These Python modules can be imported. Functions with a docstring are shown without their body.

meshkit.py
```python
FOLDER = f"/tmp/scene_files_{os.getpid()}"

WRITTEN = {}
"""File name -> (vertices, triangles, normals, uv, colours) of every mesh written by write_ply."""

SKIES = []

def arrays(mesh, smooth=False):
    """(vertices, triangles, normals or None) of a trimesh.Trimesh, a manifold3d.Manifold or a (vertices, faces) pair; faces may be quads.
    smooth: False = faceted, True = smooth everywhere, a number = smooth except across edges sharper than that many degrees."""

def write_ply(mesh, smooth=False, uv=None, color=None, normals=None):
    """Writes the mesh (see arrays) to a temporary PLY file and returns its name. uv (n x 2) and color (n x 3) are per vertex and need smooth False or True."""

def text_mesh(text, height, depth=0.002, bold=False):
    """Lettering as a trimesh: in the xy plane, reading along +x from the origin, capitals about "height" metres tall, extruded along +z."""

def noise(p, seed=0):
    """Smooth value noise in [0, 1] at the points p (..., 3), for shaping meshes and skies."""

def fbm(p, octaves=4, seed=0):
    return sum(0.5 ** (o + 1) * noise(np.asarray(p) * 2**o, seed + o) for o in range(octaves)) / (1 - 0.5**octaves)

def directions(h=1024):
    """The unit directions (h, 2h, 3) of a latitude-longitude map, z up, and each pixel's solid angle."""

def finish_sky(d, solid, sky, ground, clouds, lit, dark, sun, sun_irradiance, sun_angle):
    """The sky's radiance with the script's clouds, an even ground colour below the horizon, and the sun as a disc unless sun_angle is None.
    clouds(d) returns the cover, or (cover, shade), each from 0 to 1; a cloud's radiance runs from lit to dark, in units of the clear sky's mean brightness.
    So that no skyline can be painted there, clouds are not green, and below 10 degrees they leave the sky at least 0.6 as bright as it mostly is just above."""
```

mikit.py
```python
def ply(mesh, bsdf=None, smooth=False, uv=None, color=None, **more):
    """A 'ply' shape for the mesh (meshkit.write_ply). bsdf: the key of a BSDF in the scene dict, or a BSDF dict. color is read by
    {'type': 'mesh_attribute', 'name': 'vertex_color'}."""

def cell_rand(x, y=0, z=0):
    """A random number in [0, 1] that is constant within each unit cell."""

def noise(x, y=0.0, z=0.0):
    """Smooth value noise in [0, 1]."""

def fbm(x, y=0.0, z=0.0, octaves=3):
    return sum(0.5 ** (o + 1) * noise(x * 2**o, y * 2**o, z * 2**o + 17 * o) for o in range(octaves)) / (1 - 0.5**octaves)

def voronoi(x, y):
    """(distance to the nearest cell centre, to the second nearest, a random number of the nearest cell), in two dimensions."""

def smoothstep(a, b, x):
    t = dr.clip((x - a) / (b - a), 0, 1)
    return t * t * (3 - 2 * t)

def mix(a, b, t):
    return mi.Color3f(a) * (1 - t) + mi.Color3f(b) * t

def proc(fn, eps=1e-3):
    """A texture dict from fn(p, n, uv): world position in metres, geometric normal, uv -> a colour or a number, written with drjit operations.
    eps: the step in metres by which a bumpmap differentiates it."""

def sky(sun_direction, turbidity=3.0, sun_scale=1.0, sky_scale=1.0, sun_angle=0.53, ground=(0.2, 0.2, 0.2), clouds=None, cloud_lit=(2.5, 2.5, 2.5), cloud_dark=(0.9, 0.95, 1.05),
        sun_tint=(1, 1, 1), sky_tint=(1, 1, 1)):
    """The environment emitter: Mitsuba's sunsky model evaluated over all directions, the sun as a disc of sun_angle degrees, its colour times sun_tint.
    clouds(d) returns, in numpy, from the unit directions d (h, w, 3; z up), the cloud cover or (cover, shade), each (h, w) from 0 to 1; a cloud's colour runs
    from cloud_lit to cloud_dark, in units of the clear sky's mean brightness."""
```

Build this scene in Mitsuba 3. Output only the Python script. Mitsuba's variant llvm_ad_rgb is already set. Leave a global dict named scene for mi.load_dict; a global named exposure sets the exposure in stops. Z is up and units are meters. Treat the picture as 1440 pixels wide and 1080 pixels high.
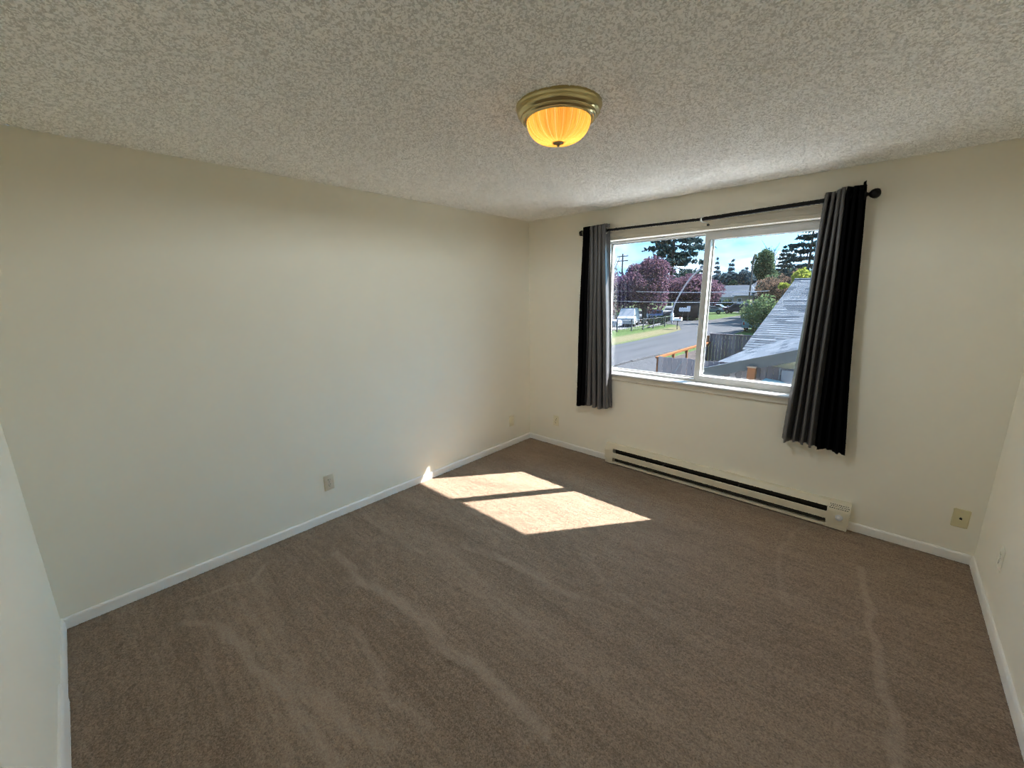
import math, random
import numpy as np, trimesh, manifold3d as m3
import drjit as dr
import mitsuba as mi
import mikit, meshkit
from mikit import proc, noise, fbm, voronoi, smoothstep, mix, cell_rand

T = mi.ScalarTransform4f
scene, labels = {}, {}
rng = np.random.default_rng(7)
PI = math.pi

# ---------------------------------------------------------------- camera, sky, sun, exposure
CAM = np.array([2.969, -3.535, 1.682])
LOOK = np.array([-0.66072, 0.71865, -0.21676])
UP = np.array([-0.13525, 0.17007, 0.97611])
scene['camera'] = {'type': 'perspective', 'fov': 103.287, 'fov_axis': 'x', 'near_clip': 0.02, 'far_clip': 2000.0,
                   'to_world': T().look_at(origin=CAM.tolist(), target=(CAM + LOOK).tolist(), up=UP.tolist())}
SUN = (0.766, 1.0, 1.205)


def cloud_cover(d):
    e = np.clip(d[..., 2], 0.0, 1)
    p = np.stack([d[..., 0] / (e + 0.22), d[..., 1] / (e + 0.22), e * 2], -1)
    n = meshkit.fbm(p * 2.6 + 3, 6, seed=4)
    cover = 0.55 * np.clip((n - 0.42) / 0.12, 0, 1)
    shade = np.clip((meshkit.fbm(p * 4.0 + 9, 5, seed=8) - 0.40) / 0.28, 0, 1)
    return cover, shade


scene['sky'] = mikit.sky(SUN, turbidity=10.0, sun_scale=3.3, sky_scale=1.1, sky_tint=(0.27, 0.76, 1.42), ground=(0.16, 0.17, 0.14), clouds=cloud_cover,
                         cloud_lit=(0.92, 0.95, 0.98), cloud_dark=(0.20, 0.30, 0.42), sun_tint=(0.92, 1.12, 1.38))
exposure = 3.25

# ---------------------------------------------------------------- helpers
W, D, H = 3.566, 3.814, 2.44


def free(key):
    if key not in scene and key not in labels and not any(k.startswith(key + '__') for k in scene):
        return key
    i = 1
    while True:
        k = f'{key}_{i:03d}'
        if k not in scene and k not in labels and not any(q.startswith(k + '__') for q in scene):
            return k
        i += 1


COUNT = {}


def number(key):
    n = COUNT.get(key, 0)
    COUNT[key] = n + 1
    return key if n == 0 else f'{key}_{n:03d}'


def tag(key, label=None, cat=None, group=None, kind=None):
    d = labels.setdefault(key, {})
    for a, b in (('label', label), ('category', cat), ('group', group), ('kind', kind)):
        if b:
            d[a] = b


def obj(name, mesh, mat, parent=None, smooth=False, label=None, cat=None, group=None, kind=None, **more):
    key = number(parent + '__' + name if parent else name)
    scene[key] = mikit.ply(cat_mesh(mesh) if isinstance(mesh, list) else mesh, mat, smooth, **more) if not (isinstance(mesh, dict)) else mesh
    if label or cat or group or kind:
        tag(key, label, cat, group, kind)
    return key


def thing(name, label, cat, group=None):
    key = number(name)
    tag(key, label, cat, group)
    return key


def struct(name, mesh, mat, smooth=False, label=None, parent=None, **more):
    return obj(name, mesh, mat, parent, smooth, label=label, kind=None if parent else 'structure', **more)


def cat_mesh(ms):
    return trimesh.util.concatenate([to_tm(m) for m in ms])


def to_tm(m):
    if hasattr(m, 'to_mesh'):
        q = m.to_mesh()
        return trimesh.Trimesh(q.vert_properties[:, :3], q.tri_verts, process=False)
    return m


def box(x0, x1, y0, y1, z0, z1):
    m = trimesh.creation.box((x1 - x0, y1 - y0, z1 - z0))
    m.apply_translation(((x0 + x1) / 2, (y0 + y1) / 2, (z0 + z1) / 2))
    return m


def cbox(x0, x1, y0, y1, z0, z1, c=0.004):
    """a box with chamfered edges"""
    pts = []
    for sx in (0, 1):
        for sy in (0, 1):
            for sz in (0, 1):
                p = np.array([(x0, x1)[sx], (y0, y1)[sy], (z0, z1)[sz]], float)
                d = np.array([(c, -c)[sx], (c, -c)[sy], (c, -c)[sz]])
                for k in range(3):
                    q = p + d
                    q[k] = p[k]
                    pts.append(q)
    return trimesh.convex.convex_hull(np.array(pts))


def prism(poly, a, b, axis):
    """extrude a polygon of (u, v) between a and b along axis: x -> (y,z), y -> (x,z), z -> (x,y)"""
    import shapely
    m = trimesh.creation.extrude_polygon(shapely.Polygon(poly), b - a, engine='earcut')
    v = np.array(m.vertices)
    o = np.empty_like(v)
    if axis == 'x':
        o[:, 1], o[:, 2], o[:, 0] = v[:, 0], v[:, 1], v[:, 2] + a
    elif axis == 'y':
        o[:, 0], o[:, 2], o[:, 1] = v[:, 0], v[:, 1], v[:, 2] + a
    else:
        o = v + np.array([0, 0, a])
    m = trimesh.Trimesh(o, m.faces, process=False)
    if m.volume < 0:
        m.invert()
    return m


def lathe(profile, n=64, at=(0, 0, 0)):
    """profile (r, z) revolved about z"""
    p = np.array(profile, float)
    a = np.arange(n) * 2 * PI / n
    v = np.stack([np.outer(p[:, 0], np.cos(a)), np.outer(p[:, 0], np.sin(a)), np.repeat(p[:, 1:], n, 1)], -1).reshape(-1, 3)
    f = []
    for i in range(len(p) - 1):
        for j in range(n):
            q = (j + 1) % n
            f += [[i * n + j, (i + 1) * n + j, (i + 1) * n + q], [i * n + j, (i + 1) * n + q, i * n + q]]
    m = trimesh.Trimesh(v + np.array(at), f, process=False)
    return m


def tube(pts, r, n=8, caps=True):
    pts = np.array(pts, float)
    r = np.broadcast_to(np.asarray(r, float), (len(pts),))
    t = np.gradient(pts, axis=0)
    t /= np.linalg.norm(t, axis=1, keepdims=True)
    v, f = [], []
    ref = np.array([0, 0, 1.0]) if abs(t[0, 2]) < 0.9 else np.array([1.0, 0, 0])
    for i in range(len(pts)):
        a = np.cross(t[i], ref); a /= np.linalg.norm(a)
        b = np.cross(t[i], a)
        for j in range(n):
            w = 2 * PI * j / n
            v.append(pts[i] + r[i] * (math.cos(w) * a + math.sin(w) * b))
    for i in range(len(pts) - 1):
        for j in range(n):
            q = (j + 1) % n
            f += [[i * n + j, i * n + q, (i + 1) * n + q], [i * n + j, (i + 1) * n + q, (i + 1) * n + j]]
    if caps:
        k = len(v)
        v += [pts[0], pts[-1]]
        for j in range(n):
            q = (j + 1) % n
            f += [[k, q, j], [k + 1, (len(pts) - 1) * n + j, (len(pts) - 1) * n + q]]
    return trimesh.Trimesh(np.array(v), f, process=False)


def cyl(a, b, r, n=16):
    return tube([a, b], r, n)


def minus(a, *bs):
    A = m3.Manifold(m3.Mesh(np.asarray(a.vertices, np.float32), np.asarray(a.faces, np.uint32)))
    for b in bs:
        A = A - m3.Manifold(m3.Mesh(np.asarray(b.vertices, np.float32), np.asarray(b.faces, np.uint32)))
    return to_tm(A)


def rgb(*c):
    return {'type': 'rgb', 'value': list(c)}


def mat(name, col, rough=0.6, two=True, bump=None, bscale=1.0, **kw):
    b = {'type': 'principled', 'base_color': rgb(*col) if isinstance(col, (tuple, list)) else col, 'roughness': rough, **kw}
    if bump is not None:
        b = {'type': 'bumpmap', 'arbitrary': bump, 'scale': bscale, 'bsdf': b}
    scene[name] = {'type': 'twosided', 'bsdf': b} if two else b
    return name


# ---------------------------------------------------------------- room materials
def wall_bump(p, n, uv):
    return 0.6 * fbm(p.x * 90, p.y * 90, p.z * 90, 2) + 0.4 * noise(p.x * 260, p.y * 260, p.z * 260)


def wall_col(p, n, uv):
    t = fbm(p.x * 0.9, p.y * 0.9, p.z * 0.9, 3)
    return mix((0.81, 0.775, 0.66), (0.84, 0.805, 0.69), t)


mat('wall_paint', proc(wall_col), 0.55, bump=proc(wall_bump, 2e-3), bscale=0.0012, specular=0.35)


def pop_col(p, n, uv):
    h = 0.5 * noise(p.x * 160, p.y * 160, 3) + 0.5 * noise(p.x * 330, p.y * 330, 5)
    return mix((0.66, 0.655, 0.62), (0.99, 0.985, 0.955), smoothstep(0.28, 0.68, h))


mat('popcorn', proc(pop_col), 0.9, specular=0.1)

STROKES = [[(0.44, -2.61), (1.05, -2.53), (1.25, -2.53), (1.64, -2.52), (1.91, -2.53), (2.19, -2.53)], [(1.0, -1.93), (1.47, -1.87), (1.73, -1.88), (1.9, -1.85)],
           [(1.15, -3.13), (1.53, -3.03), (1.8, -2.99)], [(0.42, -3.36), (0.6, -3.28), (0.9, -3.2), (1.2, -3.15), (1.7, -3.12)], [(3.05, -0.49), (3.12, -0.95), (3.18, -1.41), (3.21, -1.69), (3.23, -2.2)],
           [(0.1, -2.18), (0.64, -2.21), (0.89, -2.15)], [(0.69, -1.59), (1.24, -1.68)],
           [(1.12, -2.81), (1.32, -2.85), (1.59, -2.85), (1.84, -2.84)], [(0.24, -3.31), (0.32, -3.05), (0.2, -2.93)], [(0.31, -3.32), (0.65, -3.33), (0.97, -3.34), (1.21, -3.35)], [(1.3, -2.19), (1.6, -2.19), (1.86, -2.14)], [(2.72, -0.16), (2.65, -0.54), (2.78, -1.12)], [(0.48, -3.16), (1.13, -3.06), (1.45, -3.09)], [(1.7, -1.49), (2.04, -1.64), (2.49, -1.7)]]


def stroke_field(p):
    out = mi.Float(0)
    wx = p.x + 0.05 * (noise(p.x * 7, p.y * 7, 3) - 0.5)
    wy = p.y + 0.07 * (noise(p.x * 5, p.y * 5, 9) - 0.5)
    for s, wd, k in zip(STROKES, (0.045, 0.035, 0.05, 0.035, 0.03, 0.03, 0.03, 0.03, 0.02, 0.025, 0.03, 0.025, 0.03, 0.04), (0.8, 0.6, 0.6, 0.8, 0.8, 0.5, 0.4, 0.5, 0.6, 0.45, 0.4, 0.45, 0.35, 0.3)):
        best = mi.Float(9)
        for a, b in zip(s[:-1], s[1:]):
            ax, ay, bx, by = a[0], a[1], b[0] - a[0], b[1] - a[1]
            t = dr.clip(((wx - ax) * bx + (wy - ay) * by) / (bx * bx + by * by), 0, 1)
            best = dr.minimum(best, dr.sqrt(dr.square(wx - ax - bx * t) + dr.square(wy - ay - by * t)))
        out = dr.maximum(out, k * smoothstep(wd, 0.25 * wd, best))
    return out


def carpet_col(p, n, uv):
    band = fbm(p.x * 0.55 + 0.5 * noise(p.x * 1.3, p.y * 1.3, 5), p.y * 5.5 + 1.2 * noise(p.x * 1.1, p.y * 1.1, 2), 2.0, 3)
    fine = fbm(p.x * 12, p.y * 70, 4.0, 3)
    grain = 0.5 * noise(p.x * 190, p.y * 250, 6.0) + 0.5 * noise(p.x * 330, p.y * 400, 7.0)
    a, b, c = voronoi(p.x * 170, p.y * 170)
    t = 0.5 + 0.55 * (band - 0.5) + 0.5 * (fine - 0.5) + 1.15 * (grain - 0.5) + 0.45 * (c - 0.5)
    col = mix((0.165, 0.119, 0.086), (0.345, 0.262, 0.198), dr.clip(t, 0, 1))
    spot = mi.Float(0)
    for x, y, r in ((1.67, -2.59, 0.03), (0.36, -3.62, 0.025), (2.3, -1.52, 0.025)):
        spot = dr.maximum(spot, smoothstep(r, 0.3 * r, dr.sqrt(dr.square(p.x - x) + dr.square(p.y - y)) + 0.01 * grain))
    col = mix(col, (0.43, 0.345, 0.275), 0.5 * stroke_field(p) * (0.6 + 0.4 * fine))
    return mix(col, (0.10, 0.065, 0.045), 0.5 * spot)


mat('carpet', proc(carpet_col), 0.95, specular=0.05)
mat('trim_paint', (0.82, 0.80, 0.75), 0.4)
mat('vinyl', (0.52, 0.52, 0.50), 0.4)
mat('sill_paint', (0.50, 0.50, 0.49), 0.45)
mat('casing_paint', (0.62, 0.57, 0.47), 0.5)
mat('black_metal', (0.005, 0.005, 0.005), 0.45, specular=0.2)
mat('white_plastic', (0.85, 0.85, 0.84), 0.3)
mat('cream_plate', (0.78, 0.72, 0.52), 0.35)
mat('tan_plate', (0.62, 0.55, 0.43), 0.35)
mat('yellow_plate', (0.66, 0.59, 0.36), 0.4)
mat('slot_dark', (0.02, 0.018, 0.015), 0.5)
mat('heater_paint', (0.68, 0.62, 0.475), 0.4)
mat('heater_inside', (0.05, 0.045, 0.035), 0.5)
mat('fin_metal', (0.25, 0.24, 0.2), 0.4, metallic=0.8)
mat('knob_grey', (0.66, 0.66, 0.68), 0.3)
scene['pane_glass'] = {'type': 'thindielectric', 'int_ior': 1.5}


def weave(p, n, uv):
    return noise(p.x * 900, p.y * 900, p.z * 500)


mat('grey_cloth', (0.085, 0.082, 0.085), 0.38, specular=0.6)
mat('black_cloth', (0.003, 0.003, 0.0035), 0.8, specular=0.03)
mat('brass', (0.60, 0.49, 0.24), 0.14, metallic=1.0)
mat('brass_dark', (0.30, 0.23, 0.12), 0.3, metallic=1.0)

# ---------------------------------------------------------------- room shell
WT = 0.20                                    # the window wall's thickness
WX0, WX1, WZ0, WZ1 = 0.905, 2.655, 0.895, 2.165


def vor(x, y, seed):
    """distance to the nearest cell centre and that cell's random number, in numpy"""
    rg_ = np.random.default_rng(seed)
    n = 256
    ox, oy, rr_ = rg_.random((n, n)), rg_.random((n, n)), rg_.random((n, n))
    ix, iy = np.floor(x).astype(int), np.floor(y).astype(int)
    best, who = np.full(x.shape, 9.0), np.zeros(x.shape)
    for a in (-1, 0, 1):
        for b in (-1, 0, 1):
            cx, cy = ix + a, iy + b
            hx, hy = (cx * 7 + cy * 131) % n, (cy + cx * 57) % n
            d_ = np.hypot(cx + ox[hx, hy] - x, cy + oy[hx, hy] - y)
            who = np.where(d_ < best, rr_[hx, hy], who)
            best = np.minimum(best, d_)
    return best, who


def relief(x0, x1, y0, y1, step, z, fn, back):
    nx, ny = int((x1 - x0) / step) + 1, int((y1 - y0) / step) + 1
    X, Y = np.meshgrid(np.linspace(x0, x1, nx), np.linspace(y0, y1, ny))
    Z = z + fn(X, Y)
    v = np.stack([X, Y, Z], -1).reshape(-1, 3)
    i = (np.arange(ny - 1)[:, None] * nx + np.arange(nx - 1)[None, :]).ravel()
    f = np.vstack([np.stack([i, i + 1, i + nx + 1], 1), np.stack([i, i + nx + 1, i + nx], 1)])
    rim = list(range(nx)) + [k * nx + nx - 1 for k in range(1, ny)] + [(ny - 1) * nx + k for k in range(nx - 2, -1, -1)] + [k * nx for k in range(ny - 2, 0, -1)]
    k = len(v)
    rv = v[rim].copy(); rv[:, 2] = back
    m = len(rim)
    e = [[rim[j], k + j, k + (j + 1) % m] for j in range(m)] + [[rim[j], k + (j + 1) % m, rim[(j + 1) % m]] for j in range(m)]
    c = [[k, k + nx - 1, k + nx + ny - 2], [k, k + nx + ny - 2, k + 2 * nx + ny - 3]]
    f = np.vstack([f, e, c])
    if back > z:
        f = f[:, ::-1]
    return trimesh.Trimesh(np.vstack([v, rv]), f, process=False)


def pop_relief(X, Y):
    d1, r1 = vor(X * 108, Y * 108, 1)
    d2, r2_ = vor(X * 190 + 31, Y * 190, 2)
    lump = np.clip(1 - d1 / 0.75, 0, 1) ** 0.7 * (0.25 + 0.75 * r1)
    return 0.0015 - 0.0085 * lump - 0.0022 * np.clip(1 - d2 / 0.7, 0, 1) * r2_


def pile_relief(X, Y):
    d1, r1 = vor(X * 115, Y * 105, 3)
    return -0.006 + 0.005 * np.clip(1 - d1 / 0.8, 0, 1) ** 0.6 * (0.45 + 0.55 * r1) + 0.003 * (meshkit.noise(np.stack([X * 22, Y * 70, X * 0], -1), 5) - 0.5)


struct('floor', relief(0.0, W, -D, 0.0, 0.0056, 0.0, pile_relief, -0.12), 'carpet', True)
struct('ceiling', relief(0.0, W, -D, 0.0, 0.0046, H, pop_relief, H + 0.12), 'popcorn', True)
struct('roof_slab', box(-0.15, W + 0.15, -D - 0.15, WT, H + 0.121, H + 0.2), 'trim_paint')
struct('wall_left', box(-0.15, 0, -D - 0.15, WT, -0.12, H), 'wall_paint')
struct('wall_right', box(W, W + 0.15, -D - 0.15, WT, -0.12, H), 'wall_paint')
struct('wall_back', box(0, W, -D - 0.15, -D, -0.12, H), 'wall_paint')
struct('wall_front', minus(box(0, W, 0, WT, -0.12, H), box(WX0, WX1, -0.1, WT + 0.1, WZ0, WZ1)), 'wall_paint')

# baseboards: thin boards with a rounded top
BH, BT = 0.062, 0.013
bb = [(0, 0), (BT, 0), (BT, BH - 0.014), (BT * 0.8, BH - 0.006), (BT * 0.45, BH - 0.001), (0, BH)]
struct('baseboard_left', prism(bb, -D, 0, 'y'), 'trim_paint', 30)
struct('baseboard_right', prism([(W - a, b) for a, b in bb], -D, 0, 'y'), 'trim_paint', 30)
struct('baseboard_front', cat_mesh([prism([(-a, b) for a, b in bb], BT, 1.045, 'x'), prism([(-a, b) for a, b in bb], 2.965, W - BT, 'x')]), 'trim_paint', 30)
struct('baseboard_back', prism([(-D + a, b) for a, b in bb], BT, 0.6, 'x'), 'trim_paint', 30)
struct('trim_1', prism([(-D + a * 1.3, b * 1.7) for a, b in bb], 0.6, W - BT, 'x'), 'trim_paint', 30)

# ---------------------------------------------------------------- window
win = 'window_1'
tag(win, 'white sliding window with two panes between dark curtains', kind='structure')
FY0, FY1 = 0.095, 0.175
fo = box(WX0, WX1, FY0, FY1 + 0.02, WZ0 + 0.015, WZ1)
fx0, fx1, fz0, fz1 = WX0 + 0.022, WX1 - 0.022, 0.932, 2.135
obj('frame', minus(fo, box(fx0, fx1, FY0 - 0.1, FY1 + 0.1, fz0, fz1)), 'vinyl', win)
SX0, SX1 = 1.793, 1.838                       # the meeting stile
sash = minus(cbox(SX0, fx1 + 0.0, FY0 - 0.004, FY1, fz0, fz1, 0.003), box(SX1, fx1 - 0.04, 0, 0.3, fz0 + 0.034, fz1 - 0.048))
sk = obj('sash', sash, 'vinyl', win)
bead = minus(box(SX1 - 0.001, fx1 - 0.039, 0.152, 0.160, fz0 + 0.033, fz1 - 0.047), box(SX1 + 0.010, fx1 - 0.05, 0, 0.3, fz0 + 0.037, fz1 - 0.050))
obj('glazing_bead', bead, 'vinyl', sk)
bead2 = minus(box(fx0 - 0.001, SX0 + 0.001, 0.140, 0.150, fz0 - 0.001, fz1 + 0.001), box(fx0 + 0.01, SX0 - 0.0, 0, 0.3, fz0 + 0.01, fz1 - 0.01))
obj('glazing_bead', bead2, 'vinyl', win)


def sheet(x0, x1, y, z0, z1):
    return trimesh.Trimesh([[x0, y, z0], [x1, y, z0], [x1, y, z1], [x0, y, z1]], [[0, 1, 2], [0, 2, 3]], process=False)


obj('pane', sheet(fx0, SX0, 0.145, fz0, fz1), 'pane_glass', win, label='left window pane')
obj('pane', sheet(SX1, fx1 - 0.04, 0.158, fz0 + 0.034, fz1 - 0.048), 'pane_glass', win, label='right window pane')
obj('latch', cbox(SX0 + 0.008, SX0 + 0.03, FY0 - 0.018, FY0 - 0.003, 1.40, 1.46, 0.003), 'vinyl', sk)
# jamb extensions, head casing, stool and apron
struct('trim_2', cat_mesh([box(WX0, WX0 + 0.014, 0.0, FY0, WZ0 + 0.02, WZ1), box(WX1 - 0.014, WX1, 0.0, FY0, WZ0 + 0.02, WZ1), box(WX0, WX1, 0.0, FY0, WZ1 - 0.014, WZ1)]), 'trim_paint')
head = [(0, 2.150), (-0.016, 2.150), (-0.018, 2.156), (-0.018, 2.172), (-0.014, 2.178), (-0.014, 2.215), (-0.018, 2.22), (-0.018, 2.232), (0, 2.235)]
struct('trim_3', prism(head, 0.85, 2.71, 'x'), 'casing_paint')
stool = [(FY0 + 0.03, WZ0 - 0.002), (FY0 + 0.03, WZ0 + 0.018), (-0.026, WZ0 + 0.018), (-0.032, WZ0 + 0.013), (-0.032, WZ0 + 0.003), (-0.028, WZ0 - 0.002)]
struct('trim_4', cat_mesh([prism(stool, 0.86, 2.71, 'x')]), 'sill_paint')
apron = [(0, 0.845), (-0.014, 0.845), (-0.017, 0.852), (-0.012, 0.866), (-0.012, 0.893), (0, 0.893)]
struct('trim_5', prism(apron, 0.88, 2.69, 'x'), 'casing_paint')

# ---------------------------------------------------------------- curtain rod
RY = -0.09
rod = thing('curtain_rod', 'long black telescoping curtain rod with ball finials above the window', 'curtain rod')
rl, rm, rr = np.array([0.775, RY, 2.233]), np.array([1.815, RY, 2.222]), np.array([2.775, RY, 2.244])
obj('pole', cyl(rl, rm + [0.03, 0, 0], 0.0105, 20), 'black_metal', rod, 40, label='thinner left rod section')
obj('pole', cyl(rm + [0.012, 0, 0], rr, 0.0145, 20), 'black_metal', rod, 40, label='thicker right rod section')
fin = [(0.0001, 0.0), (0.016, 0.0), (0.017, 0.006), (0.012, 0.010), (0.011, 0.018), (0.018, 0.024), (0.030, 0.040), (0.036, 0.060), (0.035, 0.076), (0.028, 0.092), (0.016, 0.101), (0.0001, 0.104)]
fm = lathe(fin, 32)
a = fm.copy(); a.apply_scale([0.80, 0.80, 0.66]); a.apply_transform(trimesh.transformations.rotation_matrix(PI / 2, [0, 1, 0])); a.apply_translation(rr)
obj('finial', a, 'black_metal', rod, 50, label='black egg shaped finial')
a = fm.copy(); a.apply_scale(0.7); a.apply_transform(trimesh.transformations.rotation_matrix(-PI / 2, [0, 1, 0])); a.apply_translation(rl)
obj('finial', a, 'black_metal', rod, 50)
for x, z in ((0.80, 2.233), (2.762, 2.243)):
    obj('bracket', cat_mesh([cbox(x - 0.012, x + 0.012, -0.008, 0.0, z - 0.035, z + 0.02, 0.002), cyl((x, 0, z - 0.02), (x, RY, z - 0.02), 0.006, 10), cbox(x - 0.006, x + 0.006, RY - 0.02, RY + 0.02, z - 0.024, z - 0.014, 0.002)]), 'black_metal', rod)
obj('joint_ring', lathe([(0.0106, -0.006), (0.0162, -0.006), (0.0162, 0.006), (0.0106, 0.006)], 24).apply_transform(trimesh.transformations.rotation_matrix(PI / 2, [0, 1, 0])).apply_translation(rm + [-0.002, 0, 0]), 'white_plastic', rod, 40, label='white ring at the rod joint')
obj('bracket', cat_mesh([cbox(1.822, 1.836, -0.004, 0.0, 2.175, 2.225, 0.001), cyl((1.829, 0, 2.205), (1.817, RY, 2.203), 0.004, 10)]), 'white_plastic', rod, label='white centre support bracket')
obj('screw', cyl((1.842, -0.016, 2.186), (1.842, -0.024, 2.186), 0.009, 12), 'slot_dark', rod)


# ---------------------------------------------------------------- curtains
def curtain_sheet(edge, ztop, zbot, n, amp, ph0, s0, s1, cols, rows=70, seed=0, flip=1):
    s = np.linspace(s0, s1, cols)[None, :]
    t = np.linspace(0, 1, rows)[:, None]                       # 0 = top
    xa, xb = edge(t)
    ph = 2 * PI * n * s + ph0 + 0.35 * np.sin(3.1 * t + 9 * s + seed) * t
    A = amp * (0.82 + 0.18 * np.cos(5 * s + seed) * t) * (1 - 0.12 * t)
    x = xa + (xb - xa) * s - 0.012 * np.sin(2 * ph) + 0.004 * np.sin(7 * t + 11 * s)
    y = RY + A * np.sin(ph) + 0.012 * t * np.sin(13 * s + 2 * seed)
    zt, zb = ztop(s), zbot(s)
    z = zt + (zb - zt) * t
    v = np.stack(np.broadcast_arrays(x, y, z), -1).reshape(-1, 3)
    f = []
    for i in range(rows - 1):
        for j in range(cols - 1):
            q = i * cols + j
            f += [[q, q + cols, q + cols + 1], [q, q + cols + 1, q + 1]]
    m = trimesh.Trimesh(v, f, process=False)
    n_ = np.array(m.vertex_normals)
    k = len(v)                                                 # cloth with a thickness: a second face and the rim
    v2 = v + n_ * 0.0016
    f = np.array(f)
    rim = list(range(cols)) + [i * cols + cols - 1 for i in range(1, rows)] + [(rows - 1) * cols + j for j in range(cols - 2, -1, -1)] + [i * cols for i in range(rows - 2, 0, -1)]
    e = [[a, b, b + k] for a, b in zip(rim, rim[1:] + rim[:1])] + [[a, b + k, a + k] for a, b in zip(rim, rim[1:] + rim[:1])]
    return trimesh.Trimesh(np.vstack([v, v2]), np.vstack([f, f[:, ::-1] + k, e]), process=False)


def grommets(parent, edge, n, ph0, zrod, slots, mat_):
    # rings where the cloth crosses the rod: sin(phase) = 0
    for k in slots:
        s = (k * PI - ph0) / (2 * PI * n)
        xa, xb = edge(np.array([[0.03]]))
        x = float(np.ravel(xa + (xb - xa) * s)[0])
        ring = trimesh.creation.torus(0.024, 0.0045, 24, 8)
        ring.apply_transform(trimesh.transformations.rotation_matrix(PI / 2, [0, 1, 0]))
        ring.apply_translation((x, RY, zrod))
        obj('grommet', ring, mat_, parent, True)


def left_edge(t):
    return 0.755 - 0.055 * t, 1.000 + 0.085 * t


def right_edge(t):
    return 2.765 + 0.11 * t, 2.575 - 0.058 * t


cl = thing('curtain', 'bunched grey and black curtain at the left side of the window', 'curtain')
NL = 6.25
lt = lambda s: 2.285 - 0.0 * s + 0.008 * np.sin(40 * s)
lb = lambda s: 0.555 + 0.006 * np.sin(30 * s) + 0.02 * s
ph = PI / 2 - 2 * PI * NL                                       # the inner edge lies at the back
obj('grey_panel', curtain_sheet(left_edge, lt, lb, NL, 0.062, ph, 0.30, 1.0, 260, seed=1.0), 'grey_cloth', cl, True, label='dark grey satin panel')
obj('black_panel', curtain_sheet(left_edge, lt, lb, NL, 0.062, ph, 0.0, 0.30, 120, seed=1.0), 'black_cloth', cl, True, label='black panel')
grommets(cl, left_edge, NL, ph, 2.231, [k for k in range(-12, 1)], 'fin_metal')
cr = thing('curtain', 'larger bunched grey and black curtain at the right side of the window', 'curtain')
NR = 7.25
rt_ = lambda s: 2.285 + 0.022 * (1 - s) ** 2 + 0.008 * np.sin(37 * s + 1) + 0.012 * np.clip(0.05 - s, 0, 1) / 0.05
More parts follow.
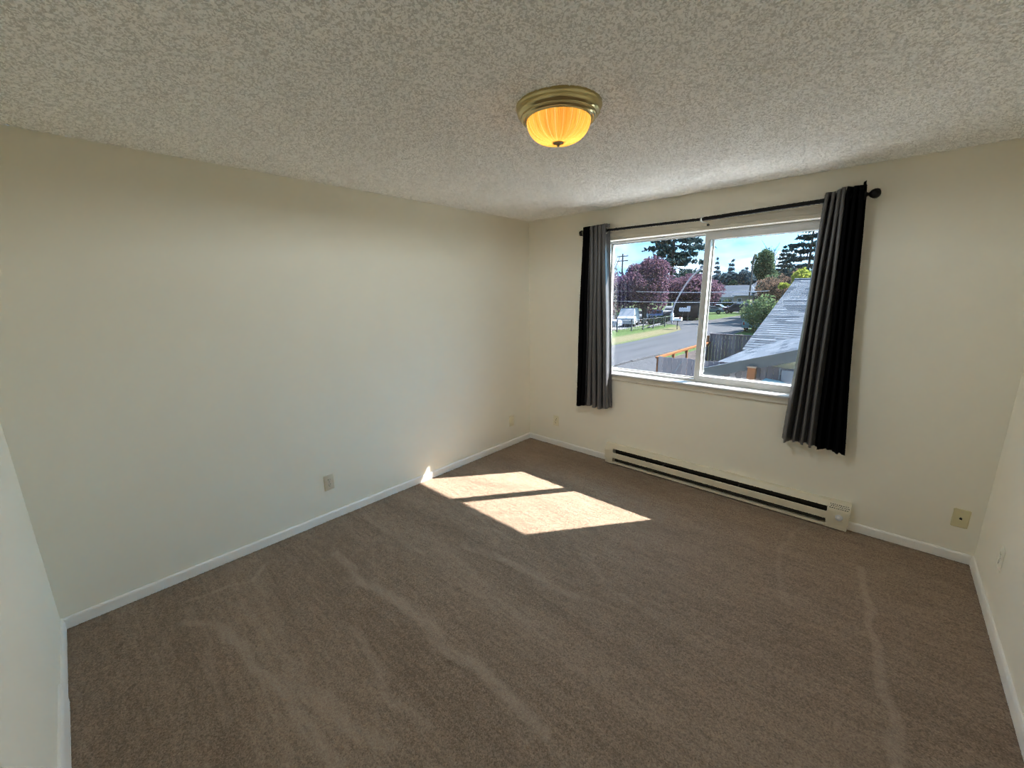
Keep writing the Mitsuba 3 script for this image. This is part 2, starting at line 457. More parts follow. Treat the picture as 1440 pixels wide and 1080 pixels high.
rb_ = lambda s: 0.585 + 0.008 * np.sin(33 * s) - 0.02 * np.exp(-((s - 0.03) / 0.04) ** 2) + 0.014 * (s > 0.44)
ph = PI / 2 - 2 * PI * NR
obj('grey_panel', curtain_sheet(right_edge, rt_, rb_, NR, 0.06, ph, 0.44, 1.0, 260, seed=2.0), 'grey_cloth', cr, True, label='dark grey satin panel')
obj('black_panel', curtain_sheet(right_edge, rt_, rb_, NR, 0.06, ph, 0.0, 0.44, 220, seed=2.0), 'black_cloth', cr, True, label='black panel')
grommets(cr, right_edge, NR, ph, 2.240, [k for k in range(-14, 1)], 'black_metal')

# ---------------------------------------------------------------- ceiling lamp
LX, LY = 1.845, -2.0
lamp = thing('ceiling_lamp', 'lit flush mount ceiling lamp with amber ribbed glass bowl and brass pan', 'ceiling lamp')
pan = [(0.0, 2.4395), (0.177, 2.4395), (0.1775, 2.430), (0.174, 2.426), (0.172, 2.420), (0.171, 2.412), (0.166, 2.404), (0.158, 2.400), (0.156, 2.397), (0.156, 2.392), (0.152, 2.387), (0.146, 2.385), (0.141, 2.387), (0.139, 2.390), (0.136, 2.388), (0.134, 2.384), (0.131, 2.384), (0.131, 2.395), (0.0, 2.395)]
obj('pan', lathe(pan, 96, (LX, LY, 0)), 'brass', lamp, 35)
nr, na = 28, 288
v = []
for i in range(nr + 1):
    q = i / nr * PI / 2
    r0, z0 = 0.131 * math.cos(q) ** 0.66, 2.388 - 0.087 * math.sin(q)
    for j in range(na):
        w = 2 * PI * j / na
        rib = 0.0026 * math.cos(48 * w) * min(1, 4 * math.cos(q))
        v.append((LX + (r0 + rib) * math.cos(w), LY + (r0 + rib) * math.sin(w), z0))
f = []
for i in range(nr):
    for j in range(na):
        q = (j + 1) % na
        f += [[i * na + j, (i + 1) * na + q, (i + 1) * na + j], [i * na + j, i * na + q, (i + 1) * na + q]]
bowl = trimesh.Trimesh(v, f, process=False)
def amber(p, n, uv):
    a = dr.atan2(p.y - LY, p.x - LX)
    t = noise(a * 9, 2, 3) * 0.5 + noise(a * 23, 5, 1) * 0.5
    line = smoothstep(0.75, 1.0, dr.cos(24 * a)) * (0.4 + 0.6 * noise(a * 14, 8, 2))
    return mix(mix((0.88, 0.40, 0.07), (0.95, 0.62, 0.20), t), (1.0, 0.86, 0.55), 0.6 * line)
scene['amber_glass'] = {'type': 'principledthin', 'base_color': proc(amber), 'roughness': 0.25, 'diff_trans': 1.4, 'eta': 1.5}
obj('bowl', bowl, 'amber_glass', lamp, 50, label='amber ribbed glass bowl')
fin = [(0.0, 2.310), (0.024, 2.308), (0.026, 2.305), (0.020, 2.301), (0.010, 2.298), (0.006, 2.296), (0.005, 2.293), (0.0065, 2.290), (0.005, 2.287), (0.0, 2.286)]
obj('finial', lathe(fin, 32, (LX, LY, 0)), 'brass_dark', lamp, 50)
LAMP_IN = 0.0036
for i in range(4):
    ox, oy = 0.10 * math.cos(PI * (0.25 + i / 2)), 0.10 * math.sin(PI * (0.25 + i / 2))
    scene[f'lamp_down_light_{i}'] = {'type': 'spot', 'to_world': T().look_at(origin=[LX + ox, LY + oy, 2.29], target=[LX + ox, LY + oy, 0], up=[0, 1, 0]), 'intensity': rgb(0.064, 0.070, 0.074), 'beam_width': 80.0, 'cutoff_angle': 89.5}
for i, (dx, dy) in enumerate(((-0.035, -0.03), (0.04, 0.03))):
    scene[f'lamp_bulb_light_{i}'] = {'type': 'point', 'position': [LX + dx, LY + dy, 2.368], 'intensity': rgb(LAMP_IN, LAMP_IN * 0.78, LAMP_IN * 0.45)}

# ---------------------------------------------------------------- outlets
def plate(name, label, cat, origin, ux, nrm, kind, mat_):
    """a wall plate: origin at its centre on the wall, ux along the wall, nrm into the room"""
    t = thing(name, label, cat)
    o, u, n_ = np.array(origin, float), np.array(ux, float), np.array(nrm, float)
    M = np.eye(4); M[:3, 0], M[:3, 1], M[:3, 2], M[:3, 3] = u, n_, [0, 0, 1], o

    def put(part, m, mt, par=None, **k):
        m = m.copy(); m.apply_transform(M)
        if np.linalg.det(M[:3, :3]) < 0:
            m.invert()
        return obj(part, m, mt, par or t, **k)
    put('cover', cbox(-0.037, 0.037, 0, 0.006, -0.06, 0.06, 0.0035), mat_)
    if kind == 'duplex':
        for zc in (-0.02, 0.02):
            r = put('receptacle', prism([(0.017 * math.cos(q) * 1.0, zc + min(0.0145, max(-0.0145, 0.018 * math.sin(q)))) for q in np.linspace(0, 2 * PI, 28, endpoint=False)], 0.005, 0.0085, 'y'), mat_)
            for sx in (-0.0065, 0.0065):
                put('slot', box(sx - 0.0021, sx + 0.0021, 0.007, 0.009, zc - 0.001, zc + 0.009), 'slot_dark', r)
            put('slot', cyl((0, 0.007, zc - 0.008), (0, 0.009, zc - 0.008), 0.0038, 12), 'slot_dark', r)
        put('screw', cyl((0, 0.005, 0), (0, 0.0075, 0), 0.0032, 12), 'fin_metal')
    elif kind == 'jack':
        put('jack', cyl((0, 0.005, 0), (0, 0.012, 0), 0.0065, 14), 'slot_dark')
        for zc in (-0.042, 0.042):
            put('screw', cyl((0, 0.005, zc), (0, 0.0075, zc), 0.0035, 12), 'tan_plate')
    else:
        put('rocker', cbox(-0.017, 0.017, 0.004, 0.009, -0.034, 0.034, 0.002), mat_)
        for zc in (-0.048, 0.048):
            put('screw', cyl((0, 0.005, zc), (0, 0.0072, zc), 0.003, 12), 'tan_plate')
    return t


plate('wall_outlet', 'tan duplex outlet low on the left wall nearest the viewer', 'outlet', (0, -2.384, 0.303), (0, 1, 0), (1, 0, 0), 'duplex', 'tan_plate')
plate('wall_plate', 'pale wall plate on the left wall close to the room corner', 'wall plate', (0, -0.325, 0.285), (0, 1, 0), (1, 0, 0), 'rocker', 'cream_plate')
plate('wall_outlet', 'cream outlet on the window wall between the corner and the left curtain', 'outlet', (0.385, 0, 0.288), (-1, 0, 0), (0, -1, 0), 'duplex', 'cream_plate')
plate('jack_plate', 'yellowed cable jack plate on the window wall right of the heater', 'wall plate', (3.475, 0, 0.285), (-1, 0, 0), (0, -1, 0), 'jack', 'yellow_plate')
plate('wall_outlet', 'cream outlet on the right wall seen edge on near the corner', 'outlet', (W, -0.535, 0.335), (0, -1, 0), (-1, 0, 0), 'duplex', 'wall_paint')

# ---------------------------------------------------------------- baseboard heater
ht = thing('baseboard_heater', 'long cream electric baseboard heater under the window', 'heater')
hx0, hx1 = 1.044, 2.966
ca, cb = 0.085, 0.128
obj('back_panel', box(hx0 + 0.01, hx1 - 0.01, -0.004, 0.0, 0.012, 0.198), 'heater_inside', ht)
hood = [(0, 0.200), (0, 0.196), (-0.028, 0.192), (-0.052, 0.168), (-0.056, 0.160), (-0.060, 0.160), (-0.056, 0.171), (-0.031, 0.197), (-0.012, 0.201)]
obj('hood', prism(hood, hx0 + ca, hx1 - cb, 'x'), 'heater_paint', ht, 30)
fp = [(-0.058, 0.118), (-0.062, 0.121), (-0.066, 0.118), (-0.067, 0.085), (-0.066, 0.066), (-0.050, 0.060), (-0.050, 0.063), (-0.062, 0.070)]
obj('front_panel', prism(fp, hx0 + ca, hx1 - cb, 'x'), 'heater_paint', ht, 30)
lip = [(0, 0.006), (0, 0.012), (-0.050, 0.012), (-0.058, 0.026), (-0.062, 0.026), (-0.062, 0.006)]
obj('bottom_lip', prism(lip, hx0 + ca, hx1 - cb, 'x'), 'heater_paint', ht, 30)
obj('heating_tube', cyl((hx0 + ca, -0.028, 0.09), (hx1 - cb, -0.028, 0.09), 0.008, 10), 'fin_metal', ht)
fins = [box(x, x + 0.001, -0.05, -0.008, 0.065, 0.115) for x in np.arange(hx0 + ca + 0.03, hx1 - cb - 0.02, 0.012)]
obj('heat_fins', fins, 'heater_inside', ht, kind='stuff')
for x in (1.62, 2.25):
    obj('panel_clip', box(x, x + 0.012, -0.06, -0.004, 0.112, 0.116), 'fin_metal', ht)
cap = [(0, 0.048), (-0.068, 0.048), (-0.069, 0.13), (-0.066, 0.150), (-0.040, 0.190), (-0.028, 0.199), (-0.010, 0.203), (0, 0.203)]
capb = [(0, 0.004), (-0.063, 0.004), (-0.063, 0.05), (0, 0.05)]
k = obj('end_cap', prism(cap, hx0, hx0 + ca, 'x'), 'heater_paint', ht, 30, label='cream end cap on the left')
obj('base', prism(capb, hx0 + 0.004, hx0 + ca - 0.002, 'x'), 'heater_paint', k)
k = obj('end_cap', prism(cap, hx1 - cb, hx1, 'x'), 'heater_paint', ht, 30, label='cream end cap with thermostat')
obj('base', prism(capb, hx1 - cb + 0.002, hx1 - 0.003, 'x'), 'heater_paint', k)
kx, kz = hx1 - 0.056, 0.098
obj('knob', lathe([(0.0, 0.018), (0.014, 0.018), (0.019, 0.015), (0.0205, 0.010), (0.022, 0.0), (0.0, 0.0)], 28).apply_transform(trimesh.transformations.rotation_matrix(PI / 2, [1, 0, 0])).apply_translation((kx, -0.0685, kz)), 'knob_grey', k, 40, label='round grey thermostat knob')
# vent holes on the sloping top of the cap
p0, p1 = np.array([-0.066, 0.150]), np.array([-0.040, 0.190])
sl = p1 - p0; nn = np.array([-sl[1], sl[0]]) / np.linalg.norm(sl)
for r_ in range(3):
    for q in range(9):
        c2 = p0 + sl * (0.22 + 0.28 * r_)
        x = hx1 - 0.113 + q * 0.0122 + (0.006 if r_ % 2 else 0)
        a_, b_ = c2 - nn * 0.004, c2 + nn * 0.0008
        obj('vent_hole', cyl((x, a_[0], a_[1]), (x, b_[0], b_[1]), 0.0036, 10), 'slot_dark', k)

# ================================================================ outside
ZG = -2.4
K = 0.30                                      # spring light through low sun: everything outdoors is fairly dark in albedo


def oc(r, g, b):
    return (r * K, g * K, b * K)


def leafmat(name, c1, c2, dt=0.9):
    def f(p, n, uv):
        t = noise(p.x * 1.7, p.y * 1.7, p.z * 1.7) * 0.6 + 0.4 * cell_rand(p.x * 9, p.y * 9, p.z * 9)
        return mix(c1, c2, t)
    scene[name] = {'type': 'principledthin', 'base_color': proc(f), 'roughness': 0.7, 'diff_trans': dt, 'spec_trans': 0.0}
    return name


def ground_col(p, n, uv):
    t = fbm(p.x * 0.35, p.y * 0.35, 0, 4)
    f = noise(p.x * 6, p.y * 6, 1)
    grass = mix((0.030, 0.055, 0.016), (0.055, 0.085, 0.028), f)
    dry = mix((0.085, 0.078, 0.042), (0.11, 0.10, 0.06), f)
    strip = smoothstep(1.9, 0.5, dr.abs(p.x + 14.3)) * smoothstep(0.25, 0.5, t + 0.2)
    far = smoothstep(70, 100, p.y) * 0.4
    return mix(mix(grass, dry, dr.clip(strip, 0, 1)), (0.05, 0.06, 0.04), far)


def road_col(p, n, uv):
    t = fbm(p.x * 1.2, p.y * 0.12, 0, 4)
    return mix((0.033, 0.036, 0.042), (0.056, 0.059, 0.066), t)


mat('grass_ground', proc(ground_col), 0.95, specular=0.1)
mat('asphalt', proc(road_col), 0.9, specular=0.2)
mat('gravel', proc(lambda p, n, uv: mix((0.03, 0.032, 0.036), (0.085, 0.088, 0.095), 0.5 * noise(p.x * 9, p.y * 9) + 0.5 * noise(p.x * 23, p.y * 23))), 0.95, specular=0.1)
mat('concrete', oc(0.30, 0.31, 0.33), 0.9)
struct('ground', box(-260, 200, WT + 0.3, 420, ZG - 0.3, ZG), 'grass_ground')
road = [(-13.0, 5), (-12.7, 20), (-12.6, 29), (-12.8, 36), (-13.3, 41.4), (-15.6, 47), (-19, 50.0), (-30, 53), (-60, 60), (-60, 68), (-30, 64), (-20, 60), (-15.6, 59.5), (-15.5, 66), (-14.9, 72), (-16.5, 80), (-24, 92), (-34, 100), (-30, 108), (-18, 98), (-11, 84), (-8.8, 66), (-8.3, 52), (-7.7, 43), (-7.6, 28), (-7.8, 22), (-8.0, 18), (-8.3, 5)]
struct('road', prism(road, ZG, ZG + 0.02, 'z'), 'asphalt')
struct('gravel_strip', prism([(-8.3, 5), (-8.05, 18), (-7.85, 22), (-5.0, 20.5), (-3.6, 14), (-3.0, 5)], ZG, ZG + 0.015, 'z'), 'gravel')
struct('patio', box(-7.0, 9.0, WT + 0.3, 7.4, ZG, ZG + 0.05), mat('patio_concrete', (0.50, 0.50, 0.48), 0.9))
struct('kerb', cat_mesh([box(-8.2, -7.95, 5, 19, ZG, ZG + 0.1), tube([(-8.0, 19, ZG + 0.03), (-7.75, 23, ZG + 0.03), (-7.6, 28, ZG + 0.03)], 0.1, 6)]), 'gravel')
struct('eave', box(-0.6, W + 0.6, WT, 0.60, 2.62, 2.74), 'casing_paint')

# ---------------------------------------------------------------- the neighbouring gabled wing
mat('siding', (0.80, 0.76, 0.58), 0.9, specular=0.0)
mat('fascia_paint', oc(0.27, 0.30, 0.31), 0.95, specular=0.0)
for i, c in enumerate(((0.42, 0.50, 0.60), (0.54, 0.62, 0.72), (0.26, 0.32, 0.40))):
    mat(f'shingle_{i}', tuple(0.205 * q for q in c), 0.95, specular=0.0)
hs = thing('neighbour_house', 'single storey house with pale grey shingle roof and cream gable wall', 'house')
EX, EY, EZ, P1, P2 = -0.66, 8.2, -0.44, 0.325, 0.285
RX = 2.6
XR = 7.0
# wing walls and gable
gz = lambda x: EZ + (x - EX) * P1 if x < RX else EZ + (2 * RX - x - EX) * P1
obj('gable_wall', prism([(EX + 0.45, ZG), (2 * RX - EX - 0.45, ZG), (2 * RX - EX - 0.45, gz(EX + 0.45) - 0.14), (RX, gz(RX) - 0.14), (EX + 0.45, gz(EX + 0.45) - 0.14)], 8.68, 13.5, 'y'), 'siding', hs)
for x in np.arange(0.1, 5.0, 0.42):
    obj('siding_batten', box(x, x + 0.05, 8.655, 8.685, ZG + 0.2, gz(x + 0.02) - 0.17), 'siding', hs)
L1 = [(EX, EZ), (RX, gz(RX)), (2 * RX - EX, EZ), (2 * RX - EX, EZ - 0.1), (RX, gz(RX) - 0.1), (EX, EZ - 0.1)]
wr = obj('wing_roof', prism(L1, EY, 15.5, 'y'), 'shingle_0', hs)
F1 = [(EX, EZ - 0.03), (RX, gz(RX) - 0.03), (2 * RX - EX, EZ - 0.03), (2 * RX - EX, EZ - 0.27), (RX, gz(RX) - 0.28), (EX, EZ - 0.27)]
obj('barge_board', prism(F1, EY - 0.03, EY + 0.02, 'y'), 'fascia_paint', hs, label='grey barge board along the gable')
F2 = [(EX - 0.01, EZ + 0.015), (RX, gz(RX) + 0.015), (2 * RX - EX, EZ + 0.015), (2 * RX - EX, EZ - 0.05), (RX, gz(RX) - 0.05), (EX - 0.01, EZ - 0.05)]
obj('drip_edge', prism(F2, EY - 0.05, EY + 0.02, 'y'), 'fascia_paint', hs)
obj('eave_fascia', box(EX - 0.02, EX + 0.02, EY, 13.5, EZ - 0.2, EZ - 0.01), 'fascia_paint', hs)
# main roof: the slope that faces the window
MY0, MY1 = 13.2, 22.4
mz = lambda y: EZ + (y - MY0) * P2
obj('main_wall', box(EX + 0.4, XR, 13.7, 27, ZG, EZ), 'siding', hs)
mr = obj('main_roof', prism([(MY0, mz(MY0) - 0.1), (MY0, mz(MY0)), (MY1, mz(MY1)), (2 * MY1 - MY0, EZ), (2 * MY1 - MY0, EZ - 0.1), (MY1, mz(MY1) - 0.1)], EX - 0.16, XR, 'x'), 'shingle_0', hs)
obj('ridge_cap', cyl((EX - 0.18, MY1, mz(MY1) - 0.02), (XR, MY1, mz(MY1) - 0.02), 0.09, 8), 'shingle_1', hs)
tabs = [[], [], []]
r2 = np.random.default_rng(5)


def slab_tab(u0, u1, d0, d1, o, eu, ed, en, th=0.016):
    """a shingle tab, a thin wedge on a slope: eu along the course, ed up the slope"""
    q = []
    for d_, t in ((d0, th), (d1, 0.002)):
        for u_ in (u0, u1):
            q += [o + eu * u_ + ed * d_ + en * 0.001, o + eu * u_ + ed * d_ + en * t]
    f = [[0, 1, 3], [0, 3, 2], [4, 6, 7], [4, 7, 5], [0, 4, 5], [0, 5, 1], [2, 3, 7], [2, 7, 6], [1, 5, 7], [1, 7, 3], [0, 2, 6], [0, 6, 4]]
    return trimesh.Trimesh(np.array(q), f, process=False)


def shingle(o, eu, ed, ulen, dlen, exp=0.17, wd=0.42, keep=None):
    en = np.cross(eu, ed)
    en *= np.sign(en[2])
    n = int(dlen / exp)
    for i in range(n):
        u = -r2.random() * wd
        while u < ulen:
            w_ = wd * (0.6 + 0.9 * r2.random())
            a, b = max(u, 0), min(u + w_ - 0.008, ulen)
            u += w_
            if b - a < 0.05:
                continue
            c = o + eu * (a + b) / 2 + ed * i * exp
            if keep and not keep(c):
                continue
            tabs[r2.choice(3, p=[0.5, 0.3, 0.2])].append(slab_tab(a, b, i * exp, (i + 1) * exp + 0.01, o, eu, ed, en))


s1 = np.array([1, 0, P1]); s1 /= np.linalg.norm(s1)
s2 = np.array([0, 1, P2]); s2 /= np.linalg.norm(s2)
shingle(np.array([EX, EY, EZ]), np.array([0, 1.0, 0]), s1, 6.5, 3.3, exp=0.2, keep=lambda c: c[2] > mz(c[1]) - 0.05)
shingle(np.array([EX - 0.16, MY0, EZ]), np.array([1.0, 0, 0]), s2, 4.6, 9.55, exp=0.24, wd=0.6, keep=lambda c: c[0] > RX or c[2] > gz(c[0]) - 0.05 or c[0] < EX)
for i in range(3):
    obj('shingles', tabs[i], f'shingle_{i}', hs, kind='stuff')

# ---------------------------------------------------------------- fences
for i, c in enumerate(((0.40, 0.38, 0.42), (0.50, 0.47, 0.50), (0.33, 0.30, 0.33), (0.58, 0.56, 0.60))):
    mat(f'fence_wood_{i}', tuple(0.40 * q for q in c), 0.95, specular=0.0)
mat('cedar', oc(0.70, 0.31, 0.15), 0.9, specular=0.0)
mat('cedar_pale', oc(0.90, 0.62, 0.42), 0.8)
mat('picket_wood', (0.13, 0.115, 0.115), 0.95, specular=0.0)
mat('steel_grey', oc(0.5, 0.55, 0.6), 0.5)


def board_fence(label, a, b, z1, wd=0.145, caps=True, group=None):
    t = thing('wooden_fence', label, 'fence', group)
    a, b = np.array(a, float), np.array(b, float)
    L = np.linalg.norm(b - a)
    e = (b - a) / L
    ang = math.atan2(e[1], e[0])
    n = int(L / wd)
    for i in range(n):
        m = cbox(i * wd + 0.004, (i + 1) * wd - 0.004, -0.01, 0.01, ZG, z1 + r2.uniform(-0.015, 0.015), 0.004)
        m.apply_transform(trimesh.transformations.rotation_matrix(ang, [0, 0, 1]))
        m.apply_translation((a[0], a[1], 0))
        obj('board', m, f'fence_wood_{r2.choice(4, p=[0.4, 0.3, 0.2, 0.1])}', t)
    for z in (ZG + 0.3, z1 - 0.3):
        m = box(0, L, 0.012, 0.05, z, z + 0.09)
        m.apply_transform(trimesh.transformations.rotation_matrix(ang, [0, 0, 1]))
        m.apply_translation((a[0], a[1], 0))
        obj('rail', m, 'fence_wood_0', t)
    return t


board_fence('weathered grey board fence in front of the gable wall', (-2.02, 8.52), (2.4, 8.42), -0.235)
ff = board_fence('taller weathered grey fence behind the shingle roof beside the road', (-3.36, 17.85), (-0.2, 17.9), -0.39)
obj('top_trim', box(-3.36, -0.2, 17.80, 17.93, -0.40, -0.36), 'fence_wood_2', ff)
cf = thing('cedar_rail_fence', 'low orange cedar fence running between the two grey fences', 'fence')
obj('top_rail', box(-3.42, -3.28, 11.6, 17.8, -0.83, -0.76), 'cedar', cf)
for y in (11.7, 13.2, 14.7, 16.2):
    obj('post', cbox(-3.40, -3.30, y, y + 0.1, ZG, -0.80, 0.005), 'cedar', cf)
for y in np.arange(11.8, 17.7, 0.16):
    obj('picket', box(-3.37, -3.35, y, y + 0.14, ZG, -0.98), 'picket_wood', cf)
tag(obj('fence_post', cbox(-3.47, -3.36, 17.72, 17.84, ZG, -0.47, 0.006), 'cedar'), 'orange cedar post at the left end of the taller grey fence', 'post')
gp = thing('gate_post', 'thick orange cedar post standing before the near grey fence', 'post')
obj('shaft', cbox(0.51, 0.69, 8.06, 8.24, ZG, -0.25, 0.008), 'cedar', gp)
obj('cap', cbox(0.50, 0.70, 8.05, 8.25, -0.25, -0.215, 0.006), 'cedar_pale', gp)
tag(obj('metal_pipe', cyl((1.18, 8.33, ZG), (1.18, 8.33, -0.22), 0.03, 12), 'steel_grey'), 'pale metal pipe upright against the near grey fence', 'pipe')
tag(obj('leaning_stick', cyl((-1.62, 8.25, -1.0), (-1.29, 8.44, -0.33), 0.018, 8), 'steel_grey'), 'pale stick leaning against the left part of the near fence', 'stick')
tag(obj('shed_panel', cbox(1.22, 2.2, 8.25, 8.32, ZG, -0.26, 0.01), mat('panel_grey', oc(0.5, 0.55, 0.62), 0.7)), 'smooth grey panel standing right of the metal pipe', 'panel')
mat('teal_lid', oc(0.5, 0.85, 0.9), 0.5)
bn = thing('storage_bin', 'pale teal bin lid just showing above the window sill', 'bin')
obj('body', cbox(0.88, 1.32, 7.75, 8.1, ZG, -0.60, 0.02), 'teal_lid', bn)
obj('lid', prism([(0.85, -0.60), (1.35, -0.60), (1.34, -0.53), (1.18, -0.50), (1.0, -0.49), (0.93, -0.47), (0.87, -0.53)], 7.72, 8.12, 'y'), 'teal_lid', bn)

# ---------------------------------------------------------------- cars
mat('tyre', (0.008, 0.008, 0.008), 0.8)
mat('car_glass', (0.015, 0.02, 0.025), 0.08)
mat('wheel_rim', oc(0.7, 0.7, 0.72), 0.3, metallic=0.5)
mat('lamp_red', oc(0.6, 0.05, 0.04), 0.3)
for nme, c in (('silver', (0.62, 0.66, 0.72)), ('white', (0.95, 0.97, 1.0)), ('navy', (0.06, 0.07, 0.12)), ('blue', (0.28, 0.38, 0.62)), ('slate', (0.35, 0.42, 0.5)), ('black', (0.03, 0.03, 0.04)), ('teal', (0.35, 0.6, 0.65)), ('lavender', (0.55, 0.6, 0.85))):
    mat('paint_' + nme, tuple(0.36 * q for q in c), 0.35, specular=0.3)
PROFILE = {
    'sedan': ([(-2.25, .35), (-2.28, .62), (-2.1, .86), (-1.45, .93), (-0.85, 1.38), (0.35, 1.42), (1.15, .98), (2.05, .82), (2.25, .6), (2.22, .32)], [(-1.25, .95), (-0.8, 1.33), (0.3, 1.36), (0.98, .97)], 1.75),
    'suv': ([(-2.35, .4), (-2.4, .8), (-2.32, 1.1), (-2.12, 1.66), (-1.9, 1.76), (0.2, 1.76), (0.95, 1.15), (2.15, 1.02), (2.35, .75), (2.32, .38)], [(-2.05, 1.13), (-1.9, 1.62), (0.15, 1.66), (0.75, 1.15)], 1.9),
    'van': ([(-2.5, .38), (-2.55, 1.0), (-2.45, 2.0), (-2.3, 2.1), (1.2, 2.1), (1.9, 1.25), (2.45, 1.05), (2.55, .7), (2.5, .36)], [(-2.2, 1.2), (-2.15, 1.85), (1.1, 1.85), (1.6, 1.25)], 2.0),
    'truck': ([(-2.7, .5), (-2.72, 1.05), (-0.75, 1.08), (-0.65, 1.75), (-0.5, 1.82), (0.6, 1.82), (1.2, 1.15), (2.5, 1.05), (2.7, .8), (2.68, .45)], [(-0.55, 1.15), (-0.5, 1.7), (0.55, 1.72), (1.0, 1.15)], 1.95)}


def car(label, kind, paint, x, y, ang, group=None):
    t = thing('car' if kind != 'truck' else 'pickup_truck', label, 'car' if kind != 'truck' else 'truck', group)
    body, glass, wd = PROFILE[kind]
    M = trimesh.transformations.rotation_matrix(math.radians(ang), [0, 0, 1])
    M[:3, 3] = (x, y, ZG + 0.02)

    def put(n_, m, mt, par=None, **k):
        m = m.copy(); m.apply_transform(M)
        return obj(n_, m, mt, par or t, **k)
    low = prism(body, -wd / 2, wd / 2, 'y')
    v = np.array(low.vertices)
    tz = np.clip((v[:, 2] - 0.95) / 0.7, 0, 1)
    v[:, 1] *= 1 - 0.2 * tz
    low = trimesh.Trimesh(v, low.faces, process=False)
    arches = [cyl((sx * 1.38, -wd, 0.32), (sx * 1.38, wd, 0.32), 0.40, 20) for sx in (-1, 1)]
    put('body', minus(low, *arches), 'paint_' + paint)
    for sy in (-1, 1):
        q = prism(glass, -0.012, 0.012, 'y')
        v = np.array(q.vertices)
        v[:, 1] += sy * wd / 2 * (1 - 0.2 * np.clip((v[:, 2] - 0.95) / 0.7, 0, 1))
        put('side_window', trimesh.Trimesh(v, q.faces, process=False), 'car_glass')
    hi = wd * 0.38
    g0, g1, g2, g3 = glass
    for (a, b) in (((g3[0] + 0.16, g3[1] + 0.03), (g2[0] + 0.1, g2[1] + 0.02)), ((g0[0] - 0.17, g0[1] + 0.02), (g1[0] - 0.12, g1[1] + 0.02))):
        dx = 0.03 if a[0] > 0 else -0.03
        put('windscreen', trimesh.convex.convex_hull(np.array([[p[0] + o, s * hi, p[1]] for p in (a, b) for s in (-1, 1) for o in (0, dx)])), 'car_glass')
    for sx in (-1, 1):
        for sy in (-1, 1):
            wkey = put('wheel', cyl((sx * 1.38, sy * (wd / 2 - 0.22), 0.33), (sx * 1.38, sy * (wd / 2 - 0.01), 0.33), 0.33, 18), 'tyre')
            put('rim', cyl((sx * 1.38, sy * (wd / 2 - 0.03), 0.33), (sx * 1.38, sy * (wd / 2 + 0.005), 0.33), 0.2, 14), 'wheel_rim', wkey)
    xb, xf = body[1][0], body[-2][0]
    for sy in (-1, 1):
        put('headlamp', cbox(xf - 0.1, xf + 0.01, sy * wd * 0.36 - 0.15, sy * wd * 0.36 + 0.15, 0.62, 0.76, 0.02), 'wheel_rim')
        put('tail_lamp', cbox(xb - 0.01, xb + 0.08, sy * wd * 0.4 - 0.08, sy * wd * 0.4 + 0.08, 0.7, 0.95, 0.02), 'lamp_red')
    return t


car('pale lavender pickup truck at the far left edge of the window view', 'truck', 'lavender', -21.3, 37.2, 12)
car('white minivan behind the lawn fence next to the lavender pickup', 'van', 'white', -20.7, 43.8, -72)
car('silver sedan parked under the red trees right of the white minivan', 'sedan', 'silver', -23.4, 53.6, -78)
car('slate sedan behind the dark trunk of the big plum tree', 'sedan', 'slate', -23.9, 58.0, -75)
car('light blue sedan right of the plum trunk', 'sedan', 'blue', -22.3, 56.0, -70)
car('silver sport utility car under the red trees beside the curved pole', 'suv', 'silver', -22.9, 62.5, -75)
car('dark navy sport utility car parked on the green lawn', 'suv', 'navy', -17.2, 79.0, 172)
car('silver sedan left of the navy car on the lawn', 'sedan', 'slate', -21.0, 76.0, 200)
car('white car tucked behind the silver sedan near the house', 'sedan', 'white', -22.6, 85.0, 180)
car('teal car half hidden by the roadside bush', 'suv', 'teal', -6.55, 44.6, 85)
car('white car parked below the flat carport roof', 'sedan', 'white', -9.2, 61.0, 170)
bt = thing('box_trailer', 'tall black box trailer at the end of the road', 'trailer')
obj('box', cbox(-20.3, -16.6, 56.6, 60.2, ZG + 0.5, ZG + 2.6, 0.08), 'paint_black', bt)
for y in (56.6, 60.1):
    obj('roof_rail', box(-20.35, -16.55, y, y + 0.1, ZG + 2.6, ZG + 2.7), 'steel_grey', bt)
for x in (-19.6, -17.4):
    obj('wheel', cyl((x, 56.7, ZG + 0.36), (x, 56.95, ZG + 0.36), 0.36, 16), 'tyre', bt)
obj('skirt', box(-20.2, -16.7, 56.8, 60.0, ZG + 0.3, ZG + 0.5), 'tyre', bt)

# ---------------------------------------------------------------- street furniture
mat('bark', oc(0.20, 0.17, 0.16), 0.95)
mat('pole_wood', oc(0.36, 0.30, 0.26), 0.9)
mat('iron', oc(0.16, 0.17, 0.18), 0.6)
mat('pale_bark', (0.55, 0.48, 0.50), 0.9, specular=0.0)
mat('wire_metal', (0.75, 0.72, 0.76), 0.6)
mat('sign_back', (0.75, 0.78, 0.8), 0.8, specular=0.05)
cp = thing('curved_pole', 'slender pale curved pole with a white sleeve beside the road corner', 'pole')
cur = np.array([(-17.2, 48.7, ZG), (-17.26, 48.73, -1.06), (-17.03, 48.73, 0.1), (-16.38, 48.73, 1.49), (-15.54, 48.73, 2.92), (-14.7, 48.73, 3.89), (-14.0, 48.73, 4.4), (-13.0, 48.73, 4.8)])
tt = np.linspace(0, 7, 40)
from scipy.interpolate import CubicSpline
obj('shaft', tube(CubicSpline(np.arange(8), cur)(tt), np.linspace(0.13, 0.09, 40), 8), 'pale_bark', cp, True)
obj('sleeve', cyl((-17.2, 48.7, ZG + 0.5), (-17.26, 48.73, -1.0), 0.2, 12), 'sign_back', cp, label='white sleeve near the foot')
mb = thing('mailbox', 'white roadside mailbox on a post at the road corner', 'mailbox')
